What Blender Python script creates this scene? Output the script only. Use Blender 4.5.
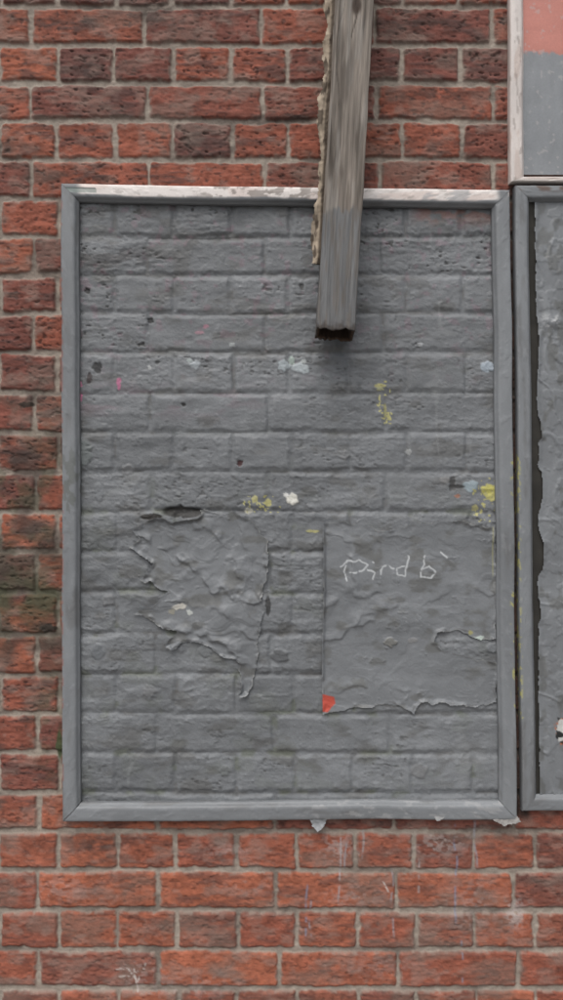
import bpy, math
import numpy as np
S=0.00192; CU=281.5; CV=500.0; CZ=1.5; D=1.5; DP=D/S
for o in list(bpy.data.objects): bpy.data.objects.remove(o)
scene=bpy.context.scene

# ---------------- noise ----------------
def hsh(ix,iy,seed):
    ix=ix.astype(np.int64).astype(np.uint32); iy=iy.astype(np.int64).astype(np.uint32)
    h=ix*np.uint32(374761393)+iy*np.uint32(668265263)+np.uint32((seed*2246822519+12345)&0xffffffff)
    h=(h^(h>>np.uint32(13)))*np.uint32(1274126177)
    h=(h^(h>>np.uint32(16)))*np.uint32(2246822519)
    h=h^(h>>np.uint32(15))
    return (h.astype(np.float64)/4294967296.0)
def vn(x,y,seed):
    x=np.asarray(x,dtype=np.float64); y=np.asarray(y,dtype=np.float64)
    x,y=np.broadcast_arrays(x,y)
    x0=np.floor(x); y0=np.floor(y); fx=x-x0; fy=y-y0
    fx=fx*fx*(3-2*fx); fy=fy*fy*(3-2*fy)
    a=hsh(x0,y0,seed); b=hsh(x0+1,y0,seed); c=hsh(x0,y0+1,seed); d=hsh(x0+1,y0+1,seed)
    return (a*(1-fx)+b*fx)*(1-fy)+(c*(1-fx)+d*fx)*fy
def fbm(x,y,seed,o=4,g=0.5):
    r=0;a=1;t=0
    for i in range(o):
        r=r+a*vn(x*(2**i)+i*17.3,y*(2**i)+i*9.1,seed+i*7); t+=a; a*=g
    return r/t
def ss(a,b,x):
    t=np.clip((x-a)/(b-a),0,1); return t*t*(3-2*t)
def mix(c,d,m):
    d=np.asarray(d,dtype=float)
    return c*(1-m[...,None])+d*m[...,None]
def ridge(x,y,seed,o=3):
    r=0;a=1;t=0
    for i in range(o):
        r=r+a*(1-np.abs(2*vn(x*2**i+i*5.5,y*2**i+3.3*i,seed+i)-1)); t+=a; a*=0.5
    return r/t
def segdist(U,V,pts):
    d=np.full(U.shape,1e9)
    for (x0,y0),(x1,y1) in zip(pts[:-1],pts[1:]):
        dx=x1-x0;dy=y1-y0;L=dx*dx+dy*dy+1e-9
        t=np.clip(((U-x0)*dx+(V-y0)*dy)/L,0,1)
        d=np.minimum(d,np.hypot(U-x0-t*dx,V-y0-t*dy))
    return d
def segside(U,V,pts):
    d=np.full(U.shape,1e9); sg=np.zeros(U.shape)
    for (x0,y0),(x1,y1) in zip(pts[:-1],pts[1:]):
        dx=x1-x0;dy=y1-y0;L=dx*dx+dy*dy+1e-9
        t=np.clip(((U-x0)*dx+(V-y0)*dy)/L,0,1)
        dd=np.hypot(U-x0-t*dx,V-y0-t*dy); s=np.sign((V-y0)*dx-(U-x0)*dy)
        m=dd<d; d=np.where(m,dd,d); sg=np.where(m,s,sg)
    return d,sg
def polysd(U,V,pts):
    p=list(pts)+[pts[0]]
    d=segdist(U,V,p); ins=np.zeros(U.shape,bool)
    for (x0,y0),(x1,y1) in zip(p[:-1],p[1:]):
        if y0==y1: continue
        c=((y0>V)!=(y1>V))&(U<(x1-x0)*(V-y0)/(y1-y0)+x0)
        ins^=c
    return np.where(ins,d,-d)

# ---------------- brick layout ----------------
rc=[27,66,103,141,180,219,257,295,333,374,413,453,491,532,571,613,655,693,733,771,812,850,889,929,968]
up=[27-38.2*i for i in range(1,16)][::-1]
dn=[968+39*i for i in range(1,10)]
rows=np.array(up+rc+dn,dtype=float); NB=len(up)
bnd=(rows[1:]+rows[:-1])/2
rng=np.random.RandomState(4)
JIT=rng.uniform(-1.6,1.6,(60,80))
GREY=np.array([0.163,0.172,0.181])

def spots(C,H,R,U,V):
    L=[(196,365,5,4,(.32,.35,.37),.5),(284,366,6,5,(.32,.36,.38),.6),(301,369,8,5,(.37,.41,.43),.6),(292,361,3,4,(.30,.36,.33),.4),
       (487,367,6,6,(.32,.37,.42),.6),(292,499,7,5,(.64,.63,.57),.8),(98,368,5,6,(.03,.03,.03),-.6),(90,379,3,5,(.05,.04,.04),-.3),
       (88,291,3,3,(.02,.02,.02),-1.2),(151,321,3,3,(.02,.02,.02),-1.2),(240,463,3,3,(.05,.01,.01),-1.2),(184,405,2,2,(.03,.03,.03),-1),
       (119,383,2,6,(.42,.14,.24),0),(80,397,3,5,(.48,.14,.25),0),(206,327,3,2,(.30,.16,.2),0),(200,333,4,1.5,(.30,.18,.21),0),(81,385,2,3,(.4,.15,.23),0),
       (488,491,8,6,(.48,.45,.12),.3),(493,497,6,4,(.46,.43,.16),.3),(380,386,5,2,(.34,.32,.14),.2),(385,412,1.5,8,(.28,.27,.13),.1),
       (312,531,7,1.5,(.36,.34,.15),.1),(255,499,3,4,(.38,.36,.17),.1),(268,502,3,4,(.38,.36,.15),.1),(248,511,4,3,(.42,.41,.34),.2),
       (452,484,3,9,(.05,.05,.05),-.8),(470,486,8,5,(.27,.33,.36),.5),(456,487,7,2,(.06,.06,.06),-.6),
       (85,452,7,13,(.13,.145,.145),1.0),(279,655,8,7,(.10,.105,.11),1.3),(390,641,7,7,(.16,.16,.15),1.1),(205,651,6,6,(.15,.16,.165),1.0),
       (99,494,4,9,(.17,.18,.19),.9),(99,651,6,7,(.14,.15,.16),.9),
       (444,480,5,3,(.2,.2,.2),.4),(492,647,6,5,(.16,.17,.18),1.2),(152,517,9,3,(.03,.026,.022),-1.0),(181,512,19,6,(.018,.016,.014),-1.8),  # last two near-black: shade of the hollow under the poster flap, painted on
       (475,508,4,3,(.36,.34,.17),0),(457,496,3,2,(.3,.15,.1),0),(268,604,3,9,(.03,.03,.03),-.6),(286,495,3,2,(.5,.5,.48),.2),(304,362,3,2,(.42,.45,.45),.2),(190,361,3,2,(.36,.40,.40),.2),(379,389,3,2,(.3,.3,.18),.1),
       (128,470,7,5,(.17,.175,.18),.8),(345,455,6,5,(.17,.175,.18),.7),(420,770,8,6,(.17,.175,.18),.7),(150,690,7,6,(.17,.175,.18),.8),(108,600,6,6,(.15,.155,.16),.9),(225,770,5,5,(.14,.15,.15),.7),(408,452,3,3,(.33,.34,.34),.3),(232,345,3,2,(.30,.32,.32),.3),(150,368,2,2,(.35,.36,.36),.3),(420,345,3,2,(.31,.32,.33),.3),
       (27,405,6,3,(.03,.025,.02),0),(48,628,8,4,(.03,.025,.02),0),(60,745,3,16,(.05,.07,.03),0)]
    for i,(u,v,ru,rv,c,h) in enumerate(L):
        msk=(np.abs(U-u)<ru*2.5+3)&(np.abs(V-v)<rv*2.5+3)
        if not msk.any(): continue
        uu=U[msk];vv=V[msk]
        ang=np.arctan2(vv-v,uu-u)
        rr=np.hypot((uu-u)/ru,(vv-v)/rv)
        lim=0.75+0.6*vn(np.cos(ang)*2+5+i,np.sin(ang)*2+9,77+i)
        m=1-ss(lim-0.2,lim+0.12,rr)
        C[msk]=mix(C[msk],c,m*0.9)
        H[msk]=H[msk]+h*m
    return C,H,R

def wall_fields(U,V):
    wu=U+ (fbm(U/60,V/60,91,2)-.5)*2.5; wv=V+(fbm(U/70,V/60,92,2)-.5)*3.0
    ri=np.searchsorted(bnd,wv)
    rel=ri-NB
    top=np.concatenate([[bnd[0]-38],bnd]); bot=np.concatenate([bnd,[bnd[-1]+39]])
    isH=(rel%2)==1
    rcv=rows[ri]
    p=57.5+(rcv-66)/863*1.9
    x0=np.where(isH,57.5+(rcv-66)/863*1.5,31+(rcv-27)/940*9)
    P=np.where(isH,p,2*p)
    k=np.floor((wu-x0)/P).astype(int)
    kj=np.clip(k+30,0,78)
    L=x0+k*P+JIT[ri,kj]; Rr=x0+(k+1)*P+JIT[ri,kj+1]
    en=(fbm(U/5,V/5,11,2)-.5)*2.2+(fbm(U/17,V/14,12,2)-.5)*3.0
    dx=np.minimum(wu-L,Rr-wu)-2.1; dy=np.minimum(wv-top[ri],bot[ri]-wv)-2.5
    r=2.4
    qx=np.minimum(dx-r,0);qy=np.minimum(dy-r,0)
    d=r-np.hypot(qx,qy)
    d=np.where((dx>r)&(dy>r),np.minimum(dx,dy),d)+en
    b1=hsh(ri*1.0,k*1.0,3); b2=hsh(ri*1.0,k*1.0,4); b3=hsh(ri*1.0,k*1.0,5); b4=hsh(ri*1.0,k*1.0,6)
    paint=ss(-3,3,polysd(U,V,[(67,191),(506,195),(511,812),(69,813)])+(fbm(U/12,V/12,13,2)-.5)*6)
    low=ss(780,850,V)
    hb=ss(-1.2,2.2,d)
    soft=ss(-2.6,3.0,d)
    stri=fbm(U/13,V/3.0,21,3)
    fine=fbm(U/3.2,V/2.4,24,2)
    pitn=fbm(U/4.5,V/2.4,25,2)
    pits=ss(0.64,0.80,pitn)*(1-.5*low)
    blot=fbm(U/22,V/16,28,3)
    tex=(stri-.5)*(1.5-.5*low)+(fine-.5)*.8 - pits*1.3*(0.3+b3)
    bo=(b1-.5)*1.3 + (b2-.5)*0.03*(wv-rcv)
    mort=(fbm(U/3,V/3,31,2)-.5)*1.0
    Hr=hb*(3.0+bo+tex*hb*0.9)+(1-hb)*(mort+0.5)
    coarse=np.clip(ss(.32,.75,b4*.45+blot*.55)*(1.05-.5*ss(330,400,V)),0,1)
    fill=ss(.40,.66,fbm(U/35,V/22,39,2))
    Hp=soft*(1.9-.75*fill)+1.1+bo*0.5+(stri-.5)*(0.32+.9*coarse)*soft+(fine-.5)*(.30+.5*coarse)-pits*soft*coarse*ss(.48,.60,blot)*1.1 \
       +(1-soft)*(mort*0.4)
    Hp=Hp+(fbm(U/24,V/15,40,2)-.5)*1.0*soft
    lay=fbm(U/34,V/22,41,4)
    zone=ss(455,520,V)*(1-ss(690,740,V))*0.9+0.3
    st=(ss(.50,.512,lay)+ss(.57,.58,lay)+ss(.44,.45,lay))*0.30*zone
    wr=ridge(U/30+fbm(U/20,V/20,44,2)*2,V/18,45,2)
    Hp=Hp+st+ss(.8,.97,wr)*0.32*zone
    ch=fbm(U/7,V/6,47,3); Hp=Hp+ss(.67,.69,ch)*0.35
    H=Hr*(1-paint)+Hp*paint
    # ---- colours
    base=np.zeros(U.shape+(3,))
    cA=np.array([.248,.078,.049]);cB=np.array([.165,.059,.045]);cC=np.array([.320,.104,.057])
    t1=np.clip(b1*(1-0.5*low),0,1)
    base[:]=cA; base=mix(base,cB,ss(.3,.85,t1)); base=mix(base,cC,ss(.35,1.,np.clip(b2*0.75+0.35*low,0,1))*.8)
    base=mix(base,(.12,.058,.052),((b3>.78)*(1-.5*low))*.65)
    var=(fbm(U/14,V/8,51,3)-.5)
    base=base*(1+var*0.8+(fine-.5)*.5)[...,None]
    dark=ss(.49,.69,stri*0.5+fbm(U/30,V/12,53,3)*0.5+ (b3-.5)*.16 - .01*low)
    base=mix(base,(.078,.044,.039),dark*(0.72-0.2*low))
    base=mix(base,(.040,.024,.022),pits*0.6)
    dust=ss(.50,.72,fbm(U/16,V/10,55,4)); base=mix(base,(.26,.175,.145),dust*.45)
    base=mix(base,(.15,.130,.110),ss(.52,.70,fbm(U/45,V/22,59,4))*.4)
    mc=np.zeros_like(base); mc[:]=(.31,.268,.225); mc=mc*(0.72+0.56*fbm(U/6,V/5,57,3))[...,None]
    mc=mix(mc,(.11,.088,.074),ss(.50,.70,fbm(U/40,V/25,58,3))*.7)
    edge=ss(-1.2,1.0,d)
    red=mc*(1-edge[...,None])+base*edge[...,None]
    red=mix(red,(.26,.215,.18),ss(3.5,-.5,d)*ss(.52,.64,fbm(U/9,V/6,60,3))*.7)
    lf=1-ss(52,95,U)
    soot=ss(380,450,V)*(1-ss(640,700,V))*lf*ss(.38,.65,fbm(U/26,V/22,61,3))
    red=mix(red,(.05,.035,.03),soot*.75)
    alg=np.exp(-((V-598)/38)**2)*lf*ss(.25,.6,fbm(U/18,V/16,63,3))
    alg=np.maximum(alg,np.exp(-((V-500)/80)**2)*lf*ss(.46,.66,fbm(U/12,V/14,64,3))*.6)
    alg=np.maximum(alg,np.exp(-((V-715)/60)**2)*np.exp(-((U-52)/16)**2)*.7*ss(.35,.6,fbm(U/9,V/9,65,2)))
    red=mix(red,(.06,.068,.036),alg*.7)
    for (su,sv,sr,sq) in [(30,398,26,7),(45,625,20,5),(95,845,30,14),(10,150,40,5),(300,120,60,6),(45,690,15,12),(415,25,40,10),(90,70,30,10),(170,15,60,14),(90,180,60,8),(450,150,50,8),(60,25,40,10),(20,455,40,12),(210,150,40,10),(440,95,50,10)]:
        red=mix(red,(.045,.032,.028),np.exp(-((U-su)/sr)**2-((V-sv)/sq)**2)*.7*ss(.3,.6,fbm(U/8,V/6,66,3)))
    for (su,sv,sr,sq,a) in [(515,912,10,14,.8),(338,845,18,14,.5),(440,842,30,12,.5),(60,888,30,14,.3),(355,895,30,12,.3),(250,885,22,8,.3),(140,968,20,10,.3),(470,905,30,30,.25),(230,850,30,10,.3),(380,965,40,12,.2),(180,985,60,12,.3)]:
        red=mix(red,(.38,.33,.31),np.exp(-((U-su)/sr)**2-((V-sv)/sq)**2)*a*ss(.42,.60,fbm(U/5,V/4,67,3)))
    for (su,v0,v1,c) in [(307,885,945,(.20,.23,.31)),(311,900,938,(.26,.28,.32)),(340,835,905,(.33,.32,.33)),(345,840,880,(.28,.28,.3)),(392,868,940,(.28,.27,.29)),(455,825,925,(.20,.23,.31)),(462,905,990,(.22,.23,.28)),(475,820,870,(.28,.28,.31)),(418,860,915,(.32,.29,.28)),(363,830,860,(.3,.3,.3))]:
        m=(1-ss(.5,1.5,np.abs(U-su-(vn(V/20,V*0+su,68)-.5)*4)))*ss(v0-4,v0+2,V)*(1-ss(v1-10,v1,V))*ss(.25,.55,vn(V/6,U*0+su,69))
        red=mix(red,c,m*.55)
    for pl in [[(117,968),(128,966),(132,972),(145,968)],[(120,975),(134,974),(138,980),(146,962)],[(134,965),(138,990)],[(383,880),(388,890)],[(100,812),(100,815)]]:
        m=1-ss(.4,1.3,segdist(U,V,pl)); red=mix(red,(.5,.45,.42),m*.65*ss(.3,.5,fbm(U/3,V/3,70,2)))
    red=mix(red,(.03,.024,.02),ss(507,511,U)*(1-ss(526,532,U))*ss(184,190,V)*(1-ss(812,825,V))*.85)  # gap between the frames: shade painted into the wall colour
    # grey paint
    g=np.zeros_like(base); g[:]=GREY
    g=g*(1+(fbm(U/70,V/55,71,3)-.5)*.5+(fbm(U/10,V/7,72,3)-.5)*.14+(b1-.5)*.08+(fine-.5)*.12+(fbm(U/7,V/60,89,3)-.5)*.10)[...,None]
    topd=(1-ss(205,330,V))
    g=g*(1-.20*topd*ss(.35,.6,fbm(U/50,V/16,73,3)+.1*(1-U/300)))[...,None]
    g=mix(g,(.090,.088,.082),ss(.56,.74,fbm(U/26,V/14,74,4))*.5)
    g=mix(g,(.075,.070,.063),(1-ss(-2.2,.6,d))*ss(.54,.68,fbm(U/26,V/18,75,3))*.45)
    g=mix(g,(.095,.108,.065),ss(.56,.70,fbm(U/22,V/16,76,3))*.42*(ss(470,520,V)+.15)*(.25+.75*(1-ss(-2,2,d))))
    g=mix(g,(.035,.033,.03),pits*soft*coarse*ss(.50,.62,blot)*.8)
    g=mix(g,(.23,.24,.248),ss(.55,.75,stri)*ss(.5,.65,fbm(U/30,V/20,78,3))*.2)
    g=mix(g,(.22,.12,.10),ss(405,425,U)*(1-ss(212,232,V))*ss(.4,.58,fbm(U/14,V/7,80,3))*.8)
    g=mix(g,(.24,.13,.17),ss(.64,.75,fbm(U/8,V/7,81,3))*ss(420,300,V)*.25)
    g=mix(g,(.24,.16,.19),ss(.55,.7,fbm(U/25,V/8,94,3))*np.exp(-((V-400)/14)**2)*(1-ss(200,300,U))*.35)
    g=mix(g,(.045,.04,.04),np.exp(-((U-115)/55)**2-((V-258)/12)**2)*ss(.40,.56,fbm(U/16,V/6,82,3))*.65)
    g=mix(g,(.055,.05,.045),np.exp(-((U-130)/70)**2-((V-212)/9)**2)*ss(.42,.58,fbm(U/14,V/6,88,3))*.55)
    m=(1-ss(.4,1.6,np.abs(vn(U/80,V/60,83)-.5)*60))*ss(.55,.7,fbm(U/40,V/40,84,2)); g=mix(g,(.25,.26,.265),m*.3)
    C=red*(1-paint[...,None])+g*paint[...,None]
    Rg=0.88*(1-paint)+(0.44+.22*fbm(U/15,V/12,85,3))*paint
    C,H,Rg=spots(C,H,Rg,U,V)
    n=fbm(U/2.6,V/2.6,86,2)
    fy=(n>.70)&(((np.abs(U-488)<16)&(np.abs(V-500)<22))|((np.abs(U-384)<8)&(np.abs(V-402)<22))|((np.abs(U-262)<20)&(np.abs(V-504)<9)))
    C[fy]=(.38,.36,.16)
    return H,np.clip(C,0.005,.9),Rg

# ---------------- mesh helper ----------------
def new_mesh(name,co,faces,col,rgh,mat,parent=None,grain=None,smooth=True):
    me=bpy.data.meshes.new(name)
    nv=len(co);nf=len(faces)
    me.vertices.add(nv); me.vertices.foreach_set("co",co.astype(np.float32).ravel())
    me.loops.add(nf*4); me.loops.foreach_set("vertex_index",faces.astype(np.int32).ravel())
    me.polygons.add(nf); me.polygons.foreach_set("loop_start",np.arange(nf,dtype=np.int32)*4)
    me.polygons.foreach_set("loop_total",np.full(nf,4,dtype=np.int32))
    me.polygons.foreach_set("use_smooth",np.full(nf,smooth))
    a=me.attributes.new("Col","FLOAT_COLOR","POINT")
    c4=np.ones((nv,4),dtype=np.float32);c4[:,:3]=col; a.data.foreach_set("color",c4.ravel())
    a=me.attributes.new("Rgh","FLOAT","POINT"); a.data.foreach_set("value",np.broadcast_to(rgh,(nv,)).astype(np.float32))
    if grain is not None:
        a=me.attributes.new("Grain","FLOAT_VECTOR","POINT"); a.data.foreach_set("vector",grain.astype(np.float32).ravel())
    me.update(calc_edges=True); me.validate()
    ob=bpy.data.objects.new(name,me); scene.collection.objects.link(ob)
    me.materials.append(mat)
    if parent: ob.parent=parent
    return ob
def W(u,v,h):
    return np.stack([(u-CU)*S, -np.asarray(h)*S+0*u, CZ+(CV-v)*S],-1)
def gridfaces(n,m,wrap=False):
    i=np.arange(n-1)[:,None]; j=np.arange(m if wrap else m-1)[None,:]
    j2=(j+1)%m
    return np.stack([i*m+j,(i+1)*m+j,(i+1)*m+j2,i*m+j2],-1).reshape(-1,4)
def grid_obj(name,U,V,H,C,R,mat,mask=None,parent=None):
    n,m=U.shape
    f=gridfaces(n,m)
    co=W(U,V,H).reshape(-1,3); C=C.reshape(-1,3); R=np.broadcast_to(R,U.shape).reshape(-1)
    if mask is not None:
        mk=mask.reshape(-1); f=f[mk[f].all(1)]
        used=np.unique(f); re=np.zeros(len(co),int); re[used]=np.arange(len(used)); f=re[f]
        co=co[used];C=C[used];R=R[used]
    return new_mesh(name,co,f,C,R,mat,parent)

# ---------------- materials ----------------
def material(name,bumps,cvar=0.25,cscale=400,spec=0.35,metal=0.0,grain=False):
    m=bpy.data.materials.new(name); m.use_nodes=True; nt=m.node_tree; N=nt.nodes; Lk=nt.links
    b=N["Principled BSDF"]; b.inputs["Specular IOR Level"].default_value=spec; b.inputs["Metallic"].default_value=metal
    ac=N.new("ShaderNodeAttribute"); ac.attribute_name="Col"
    ar=N.new("ShaderNodeAttribute"); ar.attribute_name="Rgh"
    tc=N.new("ShaderNodeTexCoord")
    src=tc.outputs["Object"]
    if grain:
        ag=N.new("ShaderNodeAttribute"); ag.attribute_name="Grain"; src=ag.outputs["Vector"]
    nz=N.new("ShaderNodeTexNoise"); nz.inputs["Scale"].default_value=cscale; nz.inputs["Detail"].default_value=4; nz.inputs["Roughness"].default_value=.65
    Lk.new(src,nz.inputs["Vector"])
    mr=N.new("ShaderNodeMapRange"); mr.inputs["From Min"].default_value=.3; mr.inputs["From Max"].default_value=.7
    mr.inputs["To Min"].default_value=1-cvar; mr.inputs["To Max"].default_value=1+cvar
    Lk.new(nz.outputs["Fac"],mr.inputs["Value"])
    mx=N.new("ShaderNodeMix"); mx.data_type='RGBA'; mx.blend_type='MULTIPLY'; mx.inputs[0].default_value=1
    cb=N.new("ShaderNodeCombineColor")
    for i in range(3): Lk.new(mr.outputs["Result"],cb.inputs[i])
    Lk.new(ac.outputs["Color"],mx.inputs[6]); Lk.new(cb.outputs[0],mx.inputs[7]); Lk.new(mx.outputs[2],b.inputs["Base Color"])
    Lk.new(ar.outputs["Fac"],b.inputs["Roughness"])
    prev=None
    for (sc,st,dist) in bumps:
        n=N.new("ShaderNodeTexNoise"); n.inputs["Scale"].default_value=sc; n.inputs["Detail"].default_value=4
        Lk.new(src,n.inputs["Vector"])
        bp=N.new("ShaderNodeBump"); bp.inputs["Strength"].default_value=st; bp.inputs["Distance"].default_value=dist
        Lk.new(n.outputs["Fac"],bp.inputs["Height"])
        if prev: Lk.new(prev.outputs["Normal"],bp.inputs["Normal"])
        prev=bp
    if prev: Lk.new(prev.outputs["Normal"],b.inputs["Normal"])
    return m
mWall=material("brick_and_paint",[(300,.32,.0016),(900,.35,.0008)],.13,600,.38)
mPaper=material("painted_paper",[(220,.22,.0012),(700,.25,.0006)],.08,400,.42)
mFrame=material("painted_metal_frame",[(120,.10,.0008),(700,.12,.0003)],.05,300,.45)
mBoard=material("painted_board",[(200,.2,.001),(700,.2,.0004)],.06,300,.45)
mWood=material("weathered_wood",[(1.0,.6,.0018),(3.0,.5,.0009)],.26,1.5,.2,grain=True)
mMetal=material("galvanised_strap",[(300,.3,.0005)],.2,200,.5,.8)

# ---------------- wall ----------------
us=np.concatenate([np.arange(-600,-15,4.0),np.arange(-15,580,0.92),np.arange(580,1301,4.0)])
vs=np.concatenate([np.arange(-500,-15,4.0),np.arange(-15,1018,0.92),np.arange(1018,1282,4.0)])
U,V=np.meshgrid(us,vs)
H,C,R=wall_fields(U,V)
wall=bpy.data.objects.new("brick_wall",None); scene.collection.objects.link(wall)
grid_obj("brick_face",U,V,H,C,R,mWall,parent=wall)
def box(name,x0,x1,y0,y1,z0,z1,mat,col,rough=.85,parent=None):
    x=[x0,x1];y=[y0,y1];z=[z0,z1]
    co=np.array([(a,b,c) for a in x for b in y for c in z])
    f=np.array([(0,1,3,2),(4,6,7,5),(0,4,5,1),(2,3,7,6),(0,2,6,4),(1,5,7,3)])
    return new_mesh(name,co,f,np.tile(np.array(col),(8,1)),rough,mat,parent,smooth=False)
X0=(-600-CU)*S;X1=(1300-CU)*S;ZT=CZ+(CV+500)*S
box("wall_body",X0,X1,0.003,0.33,0.0,ZT-.001,mWall,(.2,.06,.04),parent=wall)
box("coping",X0-.02,X1+.02,-.04,.36,ZT,ZT+.08,mWall,(.3,.28,.25),parent=wall)

# ---------------- torn posters ----------------
def blur(A,s):
    r=int(3*s); k=np.exp(-np.arange(-r,r+1)**2/(2*s*s)); k/=k.sum()
    A=np.pad(A,((r,r),(r,r)),'edge')
    A=np.apply_along_axis(lambda a:np.convolve(a,k,'valid'),0,A)
    return np.apply_along_axis(lambda a:np.convolve(a,k,'valid'),1,A)
def poster(poly,jag=5,seed=200):
    P=np.array(poly); u0,v0=P.min(0)-8;u1,v1=P.max(0)+8
    st=0.72
    U,V=np.meshgrid(np.arange(u0,u1,st),np.arange(v0,v1,st))
    Hh,Cc,Rr=wall_fields(U,V)
    sm=blur(Hh,4/st); sm2=blur(Hh,12/st)
    nu=(fbm(U/10,V/10,seed,4)-.5)*jag*2; nv=(fbm(U/9,V/11,seed+3,4)-.5)*jag*2
    return U,V,Hh,sm,sm2,nu,nv
def folds(U,V,lst,seed):
    Z=np.zeros(U.shape)
    for i,(pl,a) in enumerate(lst):
        d,s=segside(U+(fbm(U/14,V/14,seed+i,3)-.5)*14,V+(fbm(U/14,V/14,seed+40+i,3)-.5)*14,pl)
        x=d*s
        prof=np.where(x>0,np.exp(-(x/2.1)**2),np.exp(-(x/8.0)**2))
        Z=Z+a*prof*ss(.25,.6,fbm(U/12,V/12,seed+80+i,2))
    return Z
def finish(name,U,V,Hh,sm,sm2,sd,seed,curl,amp,extra=None):
    wu=U+(fbm(U/30,V/30,seed+9,2)-.5)*30; wv=V+(fbm(U/30,V/30,seed+12,2)-.5)*30
    lay=fbm(wu/26,wv/14,seed+20,3)
    w1=ridge((wu*.85+wv*.5)/50,(wv*.85-wu*.5)/24,seed+20,2)
    zone=ss(.45,.68,fbm(U/45,V/32,seed+30,2))
    wk=ss(.62,.98,w1)*.9*zone+ (ss(.50,.53,lay)+ss(.60,.63,lay))*.4
    Hq=sm*.45+sm2*.55+.75+wk*amp+(fbm(U/20,V/14,seed+32,2)-.5)*.9*amp+(fbm(U/6,V/5,seed+33,3)-.5)*.4
    Hq=Hq+curl*(1-ss(0,5,sd))
    g=np.zeros(U.shape+(3,)); g[:]=GREY*1.05
    g=g*(1+(fbm(U/45,V/35,seed+40,3)-.5)*.42+(fbm(U/9,V/7,seed+41,3)-.5)*.14)[...,None]
    g=mix(g,(.095,.093,.082),ss(.55,.72,fbm(U/18,V/12,seed+42,4))*.5)
    g=mix(g,(.30,.30,.285),(1-ss(.2,1.4,sd))*ss(.44,.56,fbm(U/9,V/9,seed+43,2))*.6)
    g=mix(g,(.06,.055,.05),ss(1.4,2.0,sd)*(1-ss(2.2,3.2,sd))*ss(.5,.6,fbm(U/9,V/9,seed+45,2))*.4)
    Rq=.38+.22*fbm(U/15,V/12,seed+44,3)
    if extra: g,Hq=extra(g,Hq,U,V)
    Hq=np.maximum(Hq,Hh+.3)
    grid_obj(name,U,V,Hq,np.clip(g,.005,.9),Rq,mPaper,mask=sd>0)

A=[(146,521),(160,517),(172,521),(190,519),(203,513),(200,507),(214,512),(228,512),(244,515),(258,526),(267,540),(268,572),(262,588),(264,615),(259,640),(258,665),(254,684),(250,694),(236,694),(240,680),(238,664),(222,655),(205,645),(188,640),(172,650),(164,645),(180,630),(168,628),(155,622),(132,612),(150,604),(168,592),(142,578),(152,562),(130,548),(138,540),(132,528)]
U1,V1,Hh,sm,sm2,nu,nv=poster(A,4,200)
sd=polysd(U1+nu,V1+nv,A)
curl=4.0*np.exp(-((V1-519)/7)**2)*ss(145,152,U1)*(1-ss(198,212,U1))+.5+1.6*ss(.50,.62,fbm(U1/14,V1/14,230,2))+3.0*np.exp(-((U1-243)/10)**2-((V1-690)/10)**2)+2.6*np.exp(-((U1-170)/10)**2-((V1-647)/8)**2)
def exA(g,Hq,U,V):
    for i,(u,v,ru,rv,c,h) in enumerate([(180,606,7,4,(.52,.50,.45),.4),(172,611,4,3,(.25,.24,.2),.1),(190,612,4,3,(.42,.44,.42),.3),(205,650,6,6,(.15,.16,.165),1.0)]):
        r=np.hypot((U-u)/ru,(V-v)/rv)-(fbm(U/3,V/3,300+i,2)-.5)*.9
        m=1-ss(.7,1,r); g=mix(g,c,m*.9); Hq=Hq+m*h
    Hq=Hq+.85*folds(U,V,[([(148,540),(190,560),(215,590),(262,600)],2.4),([(195,522),(225,545),(240,575)],1.8),([(168,630),(205,632),(240,655),(250,690)],2.8),([(180,600),(225,612),(258,640)],2.0),([(145,575),(175,582),(205,575)],1.6),([(240,530),(250,560),(245,600)],1.2),([(172,648),(190,636),(215,640)],1.8),([(215,640),(235,650),(256,650)],1.4)],310)
    return g,Hq
finish("torn_poster",U1,V1,Hh,sm,sm2,sd,200,curl,.85,exA)

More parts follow.
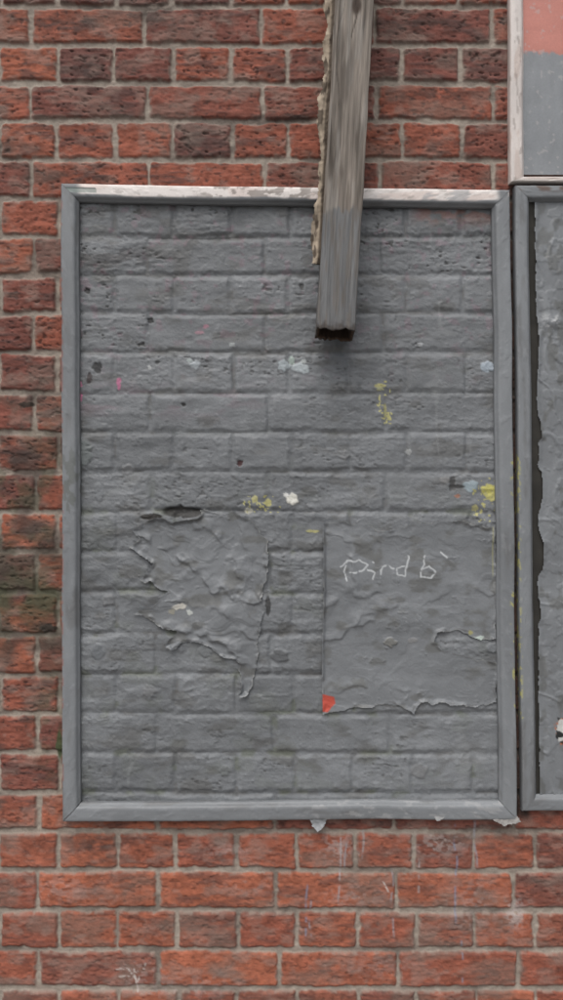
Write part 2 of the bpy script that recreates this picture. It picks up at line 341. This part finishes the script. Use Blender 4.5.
B=[(322,523),(345,521),(368,527),(392,529),(420,522),(445,519),(470,523),(494,527),(496,600),(496,640),(478,637),(456,630),(438,632),(432,640),(448,650),(470,656),(496,660),(496,700),(470,706),(440,703),(420,702),(412,712),(392,704),(365,706),(345,709),(322,713),(321,650),(323,590)]
U1,V1,Hh,sm,sm2,nu,nv=poster(B,4,400)
lw=ss(328,350,U1)
sd=polysd(U1+nu*(.10+.9*lw),V1+nv*lw,B)
curl=2.6*(1-ss(323,330,U1))*ss(.25,.55,vn(U1*0,V1/30,431))+.5+1.5*ss(.5,.64,fbm(U1/16,V1/14,430,2))*lw
def exB(g,Hq,U,V):
    sc=[[(340,566),(347,561),(359,560),(367,565),(361,571),(350,573)],[(347,561),(344,571),(347,580)],[(366,569),(374,573),(372,579)],[(380,578),(382,567),(388,565),(393,568)],[(408,556),(404,576),(396,575),(396,568),(404,566)],[(424,556),(420,576),(430,577),(435,571),(428,566),(421,569)],[(440,552),(446,556)],[(372,562),(373,563)]]
    for i,pl in enumerate(sc):
        m=1-ss(.35,1.2,segdist(U+(fbm(U/6,V/6,480,2)-.5)*3,V+(fbm(U/6,V/6,481,2)-.5)*3,pl)); g=mix(g,(.50,.52,.53),m*.85*ss(.15,.38,fbm(U/3,V/3,440+i,2)))
    for i,(u,v,ru,rv,c,h) in enumerate([(390,641,7,6,(.16,.16,.15),1.1),(477,640,7,5,(.40,.46,.42),.5),(412,640,5,3,(.2,.2,.2),.4),(470,632,3,3,(.3,.28,.12),0)]):
        r=np.hypot((U-u)/ru,(V-v)/rv)-(fbm(U/3,V/3,460+i,2)-.5)*.9
        m=1-ss(.7,1,r); g=mix(g,c,m*.9); Hq=Hq+m*h
    Hq=Hq+folds(U,V,[([(325,530),(345,548),(352,585)],1.5),([(326,606),(350,590),(372,594)],1.1),([(330,640),(380,612),(400,618)],1.3),([(350,625),(395,602)],.9),([(430,600),(450,590),(490,592)],.8),([(335,690),(380,682),(420,690)],.9),([(345,540),(370,545),(400,538)],.8)],510)
    q=polysd(U+(fbm(U/4,V/4,470,2)-.5)*3,V,[(322,693),(334,696),(335,703),(327,711),(322,710)])
    g=mix(g,(.45,.075,.05),ss(-.5,.6,q))
    m=(1-ss(.3,1.0,np.abs(U-492)))*ss(520,530,V)*(1-ss(570,580,V)); g=mix(g,(.30,.29,.14),m*.5)
    return g,Hq
finish("torn_poster.001",U1,V1,Hh,sm,sm2,sd,400,curl,.5,exB)

# ---------------- frames ----------------
PROF=[(0,-1),(0,4),(0,9.5),(.5,11.2),(1.4,12.0),(4,12.2),(8,12.2),(11.5,12.1),(13.2,11.8),(14.2,11.0),(15,9.6),(15.6,8.4),(16.4,7.8),(17,7),(17,4),(17,-1)]
def unp(p,h=12): 
    k=1-h/DP; return np.array([CU+(p[0]-CU)*k, CV+(p[1]-CV)*k])
def frame(name,corners,widths,colf,seed):
    par=bpy.data.objects.new(name,None); scene.collection.objects.link(par)
    c=[unp(p) for p in corners]
    wl,wt,wr_,wb=widths
    pr=[]
    for (a,b),(a2,b2) in zip(PROF[:-1],PROF[1:]):
        n=max(1,int(math.hypot(a2-a,b2-b)/1.0))
        for q in range(n): pr.append((a+(a2-a)*q/n,b+(b2-b)*q/n))
    pr.append(PROF[-1]); pr=np.array(pr); w=pr[:,0]/17.0; hh=pr[:,1]
    ins=[(wl,wt),(-wr_,wt),(-wr_,-wb),(wl,-wb)]
    names=["top_rail","right_rail","bottom_rail","left_rail"]
    for s in range(4):
        a=c[s];b=c[(s+1)%4];ia=np.array(ins[s]);ib=np.array(ins[(s+1)%4])
        L=np.hypot(*(b-a)); n=int(L/1.0)
        t=np.linspace(0.0004,.9996,n)[:,None]
        pa=a[None]+w[:,None]*ia[None]; pb=b[None]+w[:,None]*ib[None]
        uu=pa[None,:,0]*(1-t)+pb[None,:,0]*t; vv=pa[None,:,1]*(1-t)+pb[None,:,1]*t
        arc=np.arange(len(w))[None]*1.0; al=t*L
        wob=(vn(al/70,0*arc,seed+s)-.5)*1.5
        nz=(fbm(al/14,arc/5+s*9,seed+10+s,3)-.5)*.4
        chip=ss(.66,.69,fbm(al/9,arc/4+s*9,seed+20+s,3))*.25
        hgt=hh[None]+(nz+chip+wob*.3)*(hh[None]>3)
        if s%2==0: vv=vv+wob+nz*.5
        else: uu=uu+wob*.8+nz*.5
        col,rg=colf(s,uu,vv,np.broadcast_to(w[None]*17,uu.shape),hgt,al+0*arc,arc+0*al)
        f=gridfaces(n,len(w))[:,::-1]
        new_mesh(names[s],W(uu,vv,hgt).reshape(-1,3),f,np.clip(col,.005,.9).reshape(-1,3),rg.reshape(-1),mFrame,par)
    return par,c
def greyframe(s,u,v,w,h,al,arc,seed):
    g=np.zeros(u.shape+(3,)); g[:]=GREY*1.13
    g=g*(1+(fbm(al/90,arc/16,seed,3)-.5)*.4+(fbm(al/14,arc/6,seed+1,3)-.5)*.12)[...,None]
    g=mix(g,(.09,.085,.08),ss(.58,.78,fbm(al/40,arc/9,seed+2,4))*.4)
    g=mix(g,(.25,.26,.27),ss(.68,.74,fbm(al/8,arc/3,seed+3,3))*.3)
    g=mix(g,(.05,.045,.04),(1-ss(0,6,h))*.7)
    return g,.38+.22*fbm(al/18,arc/6,seed+5,2)
def col1(s,u,v,w,h,al,arc):
    g,r=greyframe(s,u,v,w,h,al,arc,500+s*11)
    if s==0:
        n=fbm(al/22,arc/5,540,4)
        m=ss(78,86,u)*(1-ss(492,498,u))*(1-ss(11.0,12.5,w+(n-.5)*4))
        wc=np.zeros_like(g); wc[:]=(.72,.67,.64); wc=mix(wc,(.60,.48,.43),ss(.48,.62,fbm(al/30,arc/9,541,3))*.5)
        wc=mix(wc,(.18,.15,.13),ss(.50,.57,fbm(al/9,arc/4,542,4))*ss(185,220,u)*(1-ss(300,330,u))*.75)
        wc=mix(wc,(.30,.27,.25),ss(.65,.71,fbm(al/9,arc/3,543,3))*.5)
        wc=mix(wc,GREY*1.8,ss(350,420,u)*ss(.48,.60,fbm(al/16,arc/5,544,3))*.6)
        g=g*(1-m[...,None])+wc*m[...,None]
        g=mix(g,(.03,.05,.045),((u>66)&(u<98)&(w>4.5)&(w<5.8))*1.0)
        g=mix(g,(.22,.27,.25),((u>64)&(u<99)&(w>=5.8)&(w<9.5))*.7)
    if s==1:
        g=mix(g,(.42,.40,.12),ss(.60,.64,fbm(al/5,arc/3,550,3))*ss(5,1,w)*((v>455)&(v<500))*.8)
        g=mix(g,(.40,.38,.13),ss(.66,.69,fbm(al/5,arc/3,551,3))*((v>560)&(v<720))*ss(6,2,w)*.8)
        g=mix(g,(.55,.5,.47),(1-ss(196,206,v))*ss(.4,.55,fbm(al/6,arc/3,552,3))*.7)
    if s==3:
        g=mix(g,(.06,.065,.04),ss(420,470,v)*(1-ss(500,560,v))*ss(.5,.6,fbm(al/10,arc/4,553,3))*.4)
        g=mix(g,(.28,.08,.05),ss(.60,.64,fbm(al/6,arc/3,554,3))*(1-ss(1,3,w))*.5)
    if s==2:
        g=mix(g,(.34,.34,.34),ss(.62,.68,fbm(al/9,arc/3,555,3))*ss(280,330,u)*.4)
    return g,r
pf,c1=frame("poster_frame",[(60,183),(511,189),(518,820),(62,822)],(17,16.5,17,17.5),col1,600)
def col2(s,u,v,w,h,al,arc):
    g,r=greyframe(s,u,v,w,h,al,arc,700+s*11)
    if s==3:
        g=mix(g,(.42,.40,.13),ss(.60,.64,fbm(al/4,arc/2.5,750,3))*(1-ss(0,4,w))*((v>455)&(v<720))*.8)
    if s==0: g=mix(g,(.10,.065,.05),ss(.45,.6,fbm(al/12,arc/5,751,3))*(1-ss(5,9,w))*.9)
    return g,r
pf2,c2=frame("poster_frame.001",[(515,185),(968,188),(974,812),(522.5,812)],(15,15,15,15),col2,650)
def col3(s,u,v,w,h,al,arc):
    g=np.zeros(u.shape+(3,)); g[:]=(.60,.55,.52)
    g=g*(1+(fbm(al/40,arc/6,800+s,3)-.5)*.3)[...,None]
    g=mix(g,(.44,.33,.28),ss(.52,.62,fbm(al/40,arc/9,801+s,4))*.45)
    g=mix(g,(.17,.13,.11),ss(.68,.74,fbm(al/14,arc/3,805+s,3))*.4)
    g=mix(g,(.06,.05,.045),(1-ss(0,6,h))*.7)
    return g,.45+0*u
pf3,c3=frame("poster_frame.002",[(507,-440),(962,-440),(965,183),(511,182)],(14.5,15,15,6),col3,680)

def board(name,par,fn,uvis,vis):
    (u0,u1),(v0,v1)=uvis,vis
    a=np.concatenate([np.arange(u0,590,.9),np.arange(590,u1,5)]); b=np.concatenate([np.arange(v0,max(v0,-10),5),np.arange(max(v0,-10),v1,.9)])
    Ub,Vb=np.meshgrid(a,b); Hb,Cb,Rb,M=fn(Ub,Vb)
    return grid_obj(name,Ub,Vb,Hb,np.clip(Cb,.005,.9),Rb,mBoard,mask=M,parent=par)
def fb2(U,V):
    wu=U+(fbm(U/30,V/40,901,2)-.5)*20; wv=V+(fbm(U/30,V/40,900,2)-.5)*30
    w1=ridge(wu/15,wv/110,902,1); w2=ridge(wu/30+wv/80,wv/20-wu/30,903,1)
    z=ss(.45,.65,fbm(U/30,V/50,914,2))
    H=6.2+ss(.78,1,w1)*.9*z+ss(.80,1,w2)*.7*(1-z)+(fbm(U/6,V/7,904,3)-.5)*.5
    ch=fbm(U/9,V/9,905,3); H=H+ss(.60,.62,ch)*.4
    g=np.zeros(U.shape+(3,)); g[:]=GREY*1.12
    g=g*(1+(fbm(U/30,V/40,906,3)-.5)*.5)[...,None]
    g=mix(g,(.28,.29,.30),ss(.85,1,w1)*z*.25); g=mix(g,(.09,.09,.08),ss(.58,.72,fbm(U/10,V/14,907,3))*.5)
    g=mix(g,(.4,.41,.42),np.exp(-((U-548)/9)**2-((V-324)/7)**2)*ss(.45,.55,fbm(U/5,V/2.5,908,3)))
    H=H+np.exp(-((U-550)/10)**2-((V-323)/6)**2)*2.2
    t=np.exp(-((U-560)/8)**2-((V-728)/18)**2)
    g=mix(g,(.40,.14,.07),ss(.35,.5,t*fbm(U/4,V/5,909,3)*1.6)); g=mix(g,(.02,.02,.02),ss(.45,.55,t*fbm(U/5,V/7,910,3)*1.6)); g=mix(g,(.5,.5,.48),ss(.55,.62,t*fbm(U/5,V/6,911,3)*1.5))
    ed=531.5+(V-200)*.008+ 5.5*ss(.42,.62,fbm(V/35,V*0,912,3))*ss(400,440,V)*(1-ss(600,640,V))+1.5*fbm(V/8,V*0,913,3)+2.5*np.exp(-((V-345)/30)**2)
    H=H+(1-ss(0,6,U-ed))*1.0
    return H,g,.42+0*U,(U>ed)
board("board_sheet",pf2,fb2,(518,950),(196,800))
def back(name,par,u0,u1,v0,v1,h):
    Ub,Vb=np.meshgrid(np.arange(u0,u1,6.),np.arange(v0,v1,6.)); g=np.zeros(Ub.shape+(3,)); g[:]=(.03,.028,.024)
    g=g*(.6+.8*fbm(Ub/9,Vb/9,921,2))[...,None]
    grid_obj(name,Ub,Vb,h+0*Ub,g,.9,mBoard,parent=par)
back("slit_shade_sheet",pf2,521,960,192,806,5.2)  # near-black sheet standing in for the shade behind the board's torn slit
def fb3(U,V):
    H=6.0+(fbm(U/40,V/40,930,2)-.5)*.6+(fbm(U/6,V/6,931,3)-.5)*.16
    g=np.zeros(U.shape+(3,)); g[:]=(.50,.20,.16); g=g*(1+(fbm(U/30,V/8,932,3)-.5)*.2)[...,None]
    bl=V-58+ (fbm(U/12,V/6,933,3)-.5)*10+(fbm(U/2.5,V/8,934,2)-.5)*6
    gg=GREY*1.35*(1+(fbm(U/25,V/25,935,3)-.5)*.25+(fbm(U/5,V/30,937,3)-.5)*.15)[...,None]
    m=ss(-2,2,bl)[...,None]; g=g*(1-m)+gg*m
    g=mix(g,(.4,.38,.37),ss(.70,.74,fbm(U/4,V/5,936,3))*.4)
    return H,g,.35+0*U,(U>0)
board("board_sheet",pf3,fb3,(516,945),(-415,178))

def flake(name,par,pts,h0,curl,col,seed):
    P=np.array(pts);u0,v0=P.min(0);u1,v1=P.max(0)
    Uf,Vf=np.meshgrid(np.arange(u0-2,u1+2,.7),np.arange(v0-2,v1+2,.7))
    sdf=polysd(Uf+(fbm(Uf/4,Vf/4,seed,2)-.5)*3,Vf+(fbm(Uf/4,Vf/4,seed+1,2)-.5)*2,pts)
    Hf=h0+curl*((Vf-v0)/(v1-v0))**2+(fbm(Uf/5,Vf/5,seed+2,2)-.5)*3
    g=np.zeros(Uf.shape+(3,)); g[:]=col; g=g*(.8+.4*fbm(Uf/5,Vf/5,seed+3,2))[...,None]
    grid_obj(name,Uf,Vf,Hf,g,.5,mPaper,mask=sdf>0,parent=par)
flake("paint_flake",pf,[(309,810),(328,810),(325,820),(317,827),(311,821)],10,5,(.24,.25,.26),1000)
flake("paint_flake",pf,[(478,810),(512,808),(518,817),(502,820),(484,814)],10,6,(.22,.21,.20),1010)
flake("paint_flake",pf,[(430,810),(446,809),(441,814),(433,815)],11,4,(.2,.2,.2),1030)

# ---------------- wooden post ----------------
post=bpy.data.objects.new("wooden_post",None); scene.collection.objects.link(post)
kf=1-46/DP
bu=CU+(336-CU)*kf; bv=CV+(329-CV)*kf
hw=18.2; h0,h1=13.5,46.0
per=[];r=1.8
def arc_(cx,cy,a0,a1):
    for q in np.linspace(a0,a1,5): per.append((cx+r*math.cos(q),cy+r*math.sin(q)))
def line_(p,q):
    n=int(math.hypot(q[0]-p[0],q[1]-p[1])/.9)
    for i in range(1,n): per.append((p[0]+(q[0]-p[0])*i/n,p[1]+(q[1]-p[1])*i/n))
line_((-hw+r,h1),(hw-r,h1)); arc_(hw-r,h1-r,math.pi/2,0); line_((hw,h1-r),(hw,h0+r)); arc_(hw-r,h0+r,0,-math.pi/2)
line_((hw-r,h0),(-hw+r,h0)); arc_(-hw+r,h0+r,-math.pi/2,-math.pi); line_((-hw,h0+r),(-hw,h1-r)); arc_(-hw+r,h1-r,math.pi,math.pi/2)
per=np.array(per); pa=per[:,0]; ph=per[:,1]; n=len(per); sidx=np.arange(n)*.9
LEN=790; T=np.arange(0,LEN,1.3)[:,None]
def place(a,t,h):
    nrm=math.hypot(1,.0572); du=.0572/nrm; dv=-1/nrm
    return bu+a/nrm*1.0+t*du, bv+a*0.0572/nrm+t*dv, h
ctr_h=(h0+h1)/2
na=np.clip(pa/hw,-1,1)**9; nh=np.clip((ph-ctr_h)/((h1-h0)/2),-1,1)**9
gr=fbm(sidx[None]/1.6,T/70,1101,3); cr=ridge(sidx[None]/9+fbm(sidx[None]/20,T/90,1103,2)*2,T/260,1102,2)
knot=np.exp(-(((pa[None]-2)/6)**2+((T-305)/11)**2))*(ph[None]>h1-1)
disp=(gr-.5)*1.3-ss(.86,.99,cr)*1.3-(knot*.8)+(fbm(sidx[None]/8,T/25,1104,2)-.5)*1.1
paintm=1-ss(-3,3,T-112-(fbm(sidx[None]/3,T/14,1105,3)-.5)*16-pa[None]*.12)
disp=disp*(1-.3*paintm)
endj=(fbm(sidx/5,0*sidx,1106,3)-.5)*6 - 4*(1-(ph-h0)/(h1-h0))
fade=np.exp(-T/8)
A_=pa[None]+na[None]*disp; Hh_=ph[None]+nh[None]*disp
TT=T+endj[None]*fade
u_,v_,h_=place(A_,TT,Hh_)
base=np.zeros(u_.shape+(3,)); base[:]=(.195,.170,.147)
base=base*(1+(fbm(sidx[None]/2.2,T/60,1110,4)-.5)*1.2+(fbm(sidx[None]/12,T/90,1111,3)-.5)*.7)[...,None]
base=mix(base,(.045,.038,.032),ss(.84,.97,cr)*.8); base=mix(base,(.06,.045,.037),ss(.3,.8,knot))
base=mix(base,(.27,.255,.235),ss(.53,.68,fbm(sidx[None]/4,T/40,1112,3))*.45)
base=mix(base,(.07,.058,.048),ss(.52,.68,fbm(sidx[None]/5,T/60,1116,4))*.5)
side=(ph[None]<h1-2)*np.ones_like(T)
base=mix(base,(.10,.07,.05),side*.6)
gp=np.zeros_like(base); gp[:]=(.150,.152,.154); gp=gp*(1+(fbm(sidx[None]/2.5,T/40,1113,3)-.5)*.6)[...,None]
gp=mix(gp,(.145,.122,.10),ss(.48,.64,fbm(sidx[None]/3,T/30,1115,3))*.45)
gp=mix(gp,(.06,.05,.045),(1-ss(1,9,T+(fbm(sidx[None]/4,T/5,1114,2)-.5)*12))*.8)
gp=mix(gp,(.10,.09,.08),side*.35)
base=base*(1-paintm[...,None])+gp*paintm[...,None]
rings=[(.90,0.5),(.80,2),(.74,8),(.68,18),(.3,22),(.02,23)]
ru=[];rv=[];rh=[];rcx=[]
for i,(sc,up_) in enumerate(rings):
    jz=(fbm(sidx/4,0*sidx+i,1120,2)-.5)*3
    a=pa*sc; h=ctr_h+(ph-ctr_h)*sc; q=place(a,endj*max(0,1-i*.2)+up_+jz,h); ru.append(q[0]);rv.append(q[1]);rh.append(q[2]+0*q[0])
    rcx.append(np.tile(np.array([.05,.032,.022])*(1.6 if i==0 else .5),(n,1)))
ru=np.array(ru)[::-1];rv=np.array(rv)[::-1];rh=np.array(rh)[::-1];rcx=np.array(rcx)[::-1]
uu=np.vstack([ru,u_]);vv=np.vstack([rv,v_]);hh=np.vstack([rh,h_+0*u_]);cc=np.concatenate([rcx,base],0)
tt=np.concatenate([np.zeros((len(rings),1)),T],0)
grn=np.stack([(pa[None]+0*tt)*.6,(ph[None]+0*tt)*.6,(tt+0*pa[None])*.02],-1)
f=gridfaces(uu.shape[0],n,wrap=True)[:,::-1]
new_mesh("timber",W(uu,vv,hh).reshape(-1,3),f,np.clip(cc,.005,.8).reshape(-1,3),np.full(uu.size,.8),mWood,post,grain=grn.reshape(-1,3))
# frayed strip fixed to the left side
aa,tt=np.meshgrid(np.arange(-34,-12,.7),np.arange(62,LEN-5,.7))
edge=-27.0+(fbm(tt/22,0*tt,1201,4)-.5)*9+(fbm(tt/2.2,aa/4,1202,2)-.5)*2.4
for sgn,hz in ((0,40),(1,37.0)):
    hs=hz+(fbm(tt/14,aa/8,1203,2)-.5)*6*ss(-17,-25,aa)+(fbm(tt/3,aa/3,1204,2)-.5)*1.2
    u2,v2,h2=place(aa+ (fbm(tt/40,0*tt,1205,2)-.5)*2,tt,hs)
    c=np.zeros(u2.shape+(3,)); c[:]=(.33,.27,.205); c=c*(1+(fbm(tt/14,aa/3,1206,3)-.5)*1.1)[...,None]
    c=mix(c,(.05,.035,.025),ss(.52,.61,fbm(tt/12,aa/4,1207,3))*.8); c=mix(c,(.045,.032,.023),ss(-22,-20,aa)*.85)
    grid_obj("frayed_strip" if sgn==0 else "frayed_strip_back",u2,v2,h2,np.clip(c,.005,.8),.9,mPaper,mask=aa>edge+sgn*.8,parent=post)
cu,cvv,_=place(0,680,0)
for nm,(a,b,y0,y1) in {"strap_front":(-24,24,49,51),"strap_left":(-24,-22,3.5,50.5),"strap_right":(22,24,3.5,50.5),"strap_foot_left":(-50,-23,3.4,5),"strap_foot_right":(23,50,3.4,5)}.items():
    box(nm,(cu+a-CU)*S,(cu+b-CU)*S,-y1*S,-y0*S,CZ+(CV-cvv-9)*S,CZ+(CV-cvv+9)*S,mMetal,(.4,.4,.4),.5,post)

# ---------------- ground ----------------
def flatmat(name,c1_,c2_,scale,brick=False):
    m=bpy.data.materials.new(name);m.use_nodes=True;nt=m.node_tree;N=nt.nodes;b=N["Principled BSDF"];b.inputs["Roughness"].default_value=.9
    tc=N.new("ShaderNodeTexCoord");nz=N.new("ShaderNodeTexNoise");nz.inputs["Scale"].default_value=scale;nz.inputs["Detail"].default_value=8
    nt.links.new(tc.outputs["Object"],nz.inputs["Vector"]);cr_=N.new("ShaderNodeValToRGB");cr_.color_ramp.elements[0].color=(*c1_,1);cr_.color_ramp.elements[1].color=(*c2_,1)
    cr_.color_ramp.elements[0].position=.3;cr_.color_ramp.elements[1].position=.7
    nt.links.new(nz.outputs["Fac"],cr_.inputs[0]);out=cr_.outputs[0]
    if brick:
        bt=N.new("ShaderNodeTexBrick");bt.inputs["Scale"].default_value=1;bt.inputs["Brick Width"].default_value=.6;bt.inputs["Row Height"].default_value=.6;bt.inputs["Mortar Size"].default_value=.006
        bt.inputs["Mortar"].default_value=(.05,.05,.045,1);nt.links.new(tc.outputs["Object"],bt.inputs["Vector"]);nt.links.new(out,bt.inputs["Color1"]);nt.links.new(out,bt.inputs["Color2"]);out=bt.outputs["Color"]
    nt.links.new(out,b.inputs["Base Color"]);return m
box("ground",-150,150,-150,150,-.6,-.12,flatmat("asphalt",(.04,.04,.04),(.07,.07,.07),20),(.05,.05,.05))
box("pavement",-20,20,-2.6,.4,-.119,0,flatmat("paving",(.2,.19,.175),(.32,.30,.28),6,True),(.3,.3,.3))

# ---------------- light ----------------
w=bpy.data.worlds.new("World");scene.world=w;w.use_nodes=True;nt=w.node_tree
bg=nt.nodes["Background"];sky=nt.nodes.new("ShaderNodeTexSky");sky.sky_type='NISHITA';sky.sun_disc=False
EL=math.radians(58);AZ=math.radians(200)
sky.sun_elevation=EL;sky.sun_rotation=AZ;sky.air_density=1.0;sky.dust_density=5.0;sky.ozone_density=1.0
hs=nt.nodes.new("ShaderNodeHueSaturation");hs.inputs["Saturation"].default_value=.35
nt.links.new(sky.outputs[0],hs.inputs["Color"]);nt.links.new(hs.outputs[0],bg.inputs[0]);bg.inputs[1].default_value=.15
sd_=bpy.data.lights.new("sun","SUN");sd_.energy=1.4;sd_.angle=math.radians(55);sd_.color=(1,.975,.94)
so=bpy.data.objects.new("sun",sd_);scene.collection.objects.link(so)
from mathutils import Vector
dirv=Vector((math.sin(AZ)*math.cos(EL),math.cos(AZ)*math.cos(EL),math.sin(EL)))
so.rotation_euler=dirv.to_track_quat('Z','Y').to_euler(); so.location=dirv*10
# ---------------- camera ----------------
cd=bpy.data.cameras.new("camera");cam=bpy.data.objects.new("camera",cd);scene.collection.objects.link(cam)
cd.sensor_fit='VERTICAL';cd.sensor_height=24;cd.lens=24*D/(1000*S);cd.clip_end=500;cd.clip_start=.01
cam.location=(0,-D,CZ);cam.rotation_euler=(math.radians(90),0,0);scene.camera=cam
scene.view_settings.view_transform='Standard';scene.view_settings.look='None';scene.view_settings.exposure=0
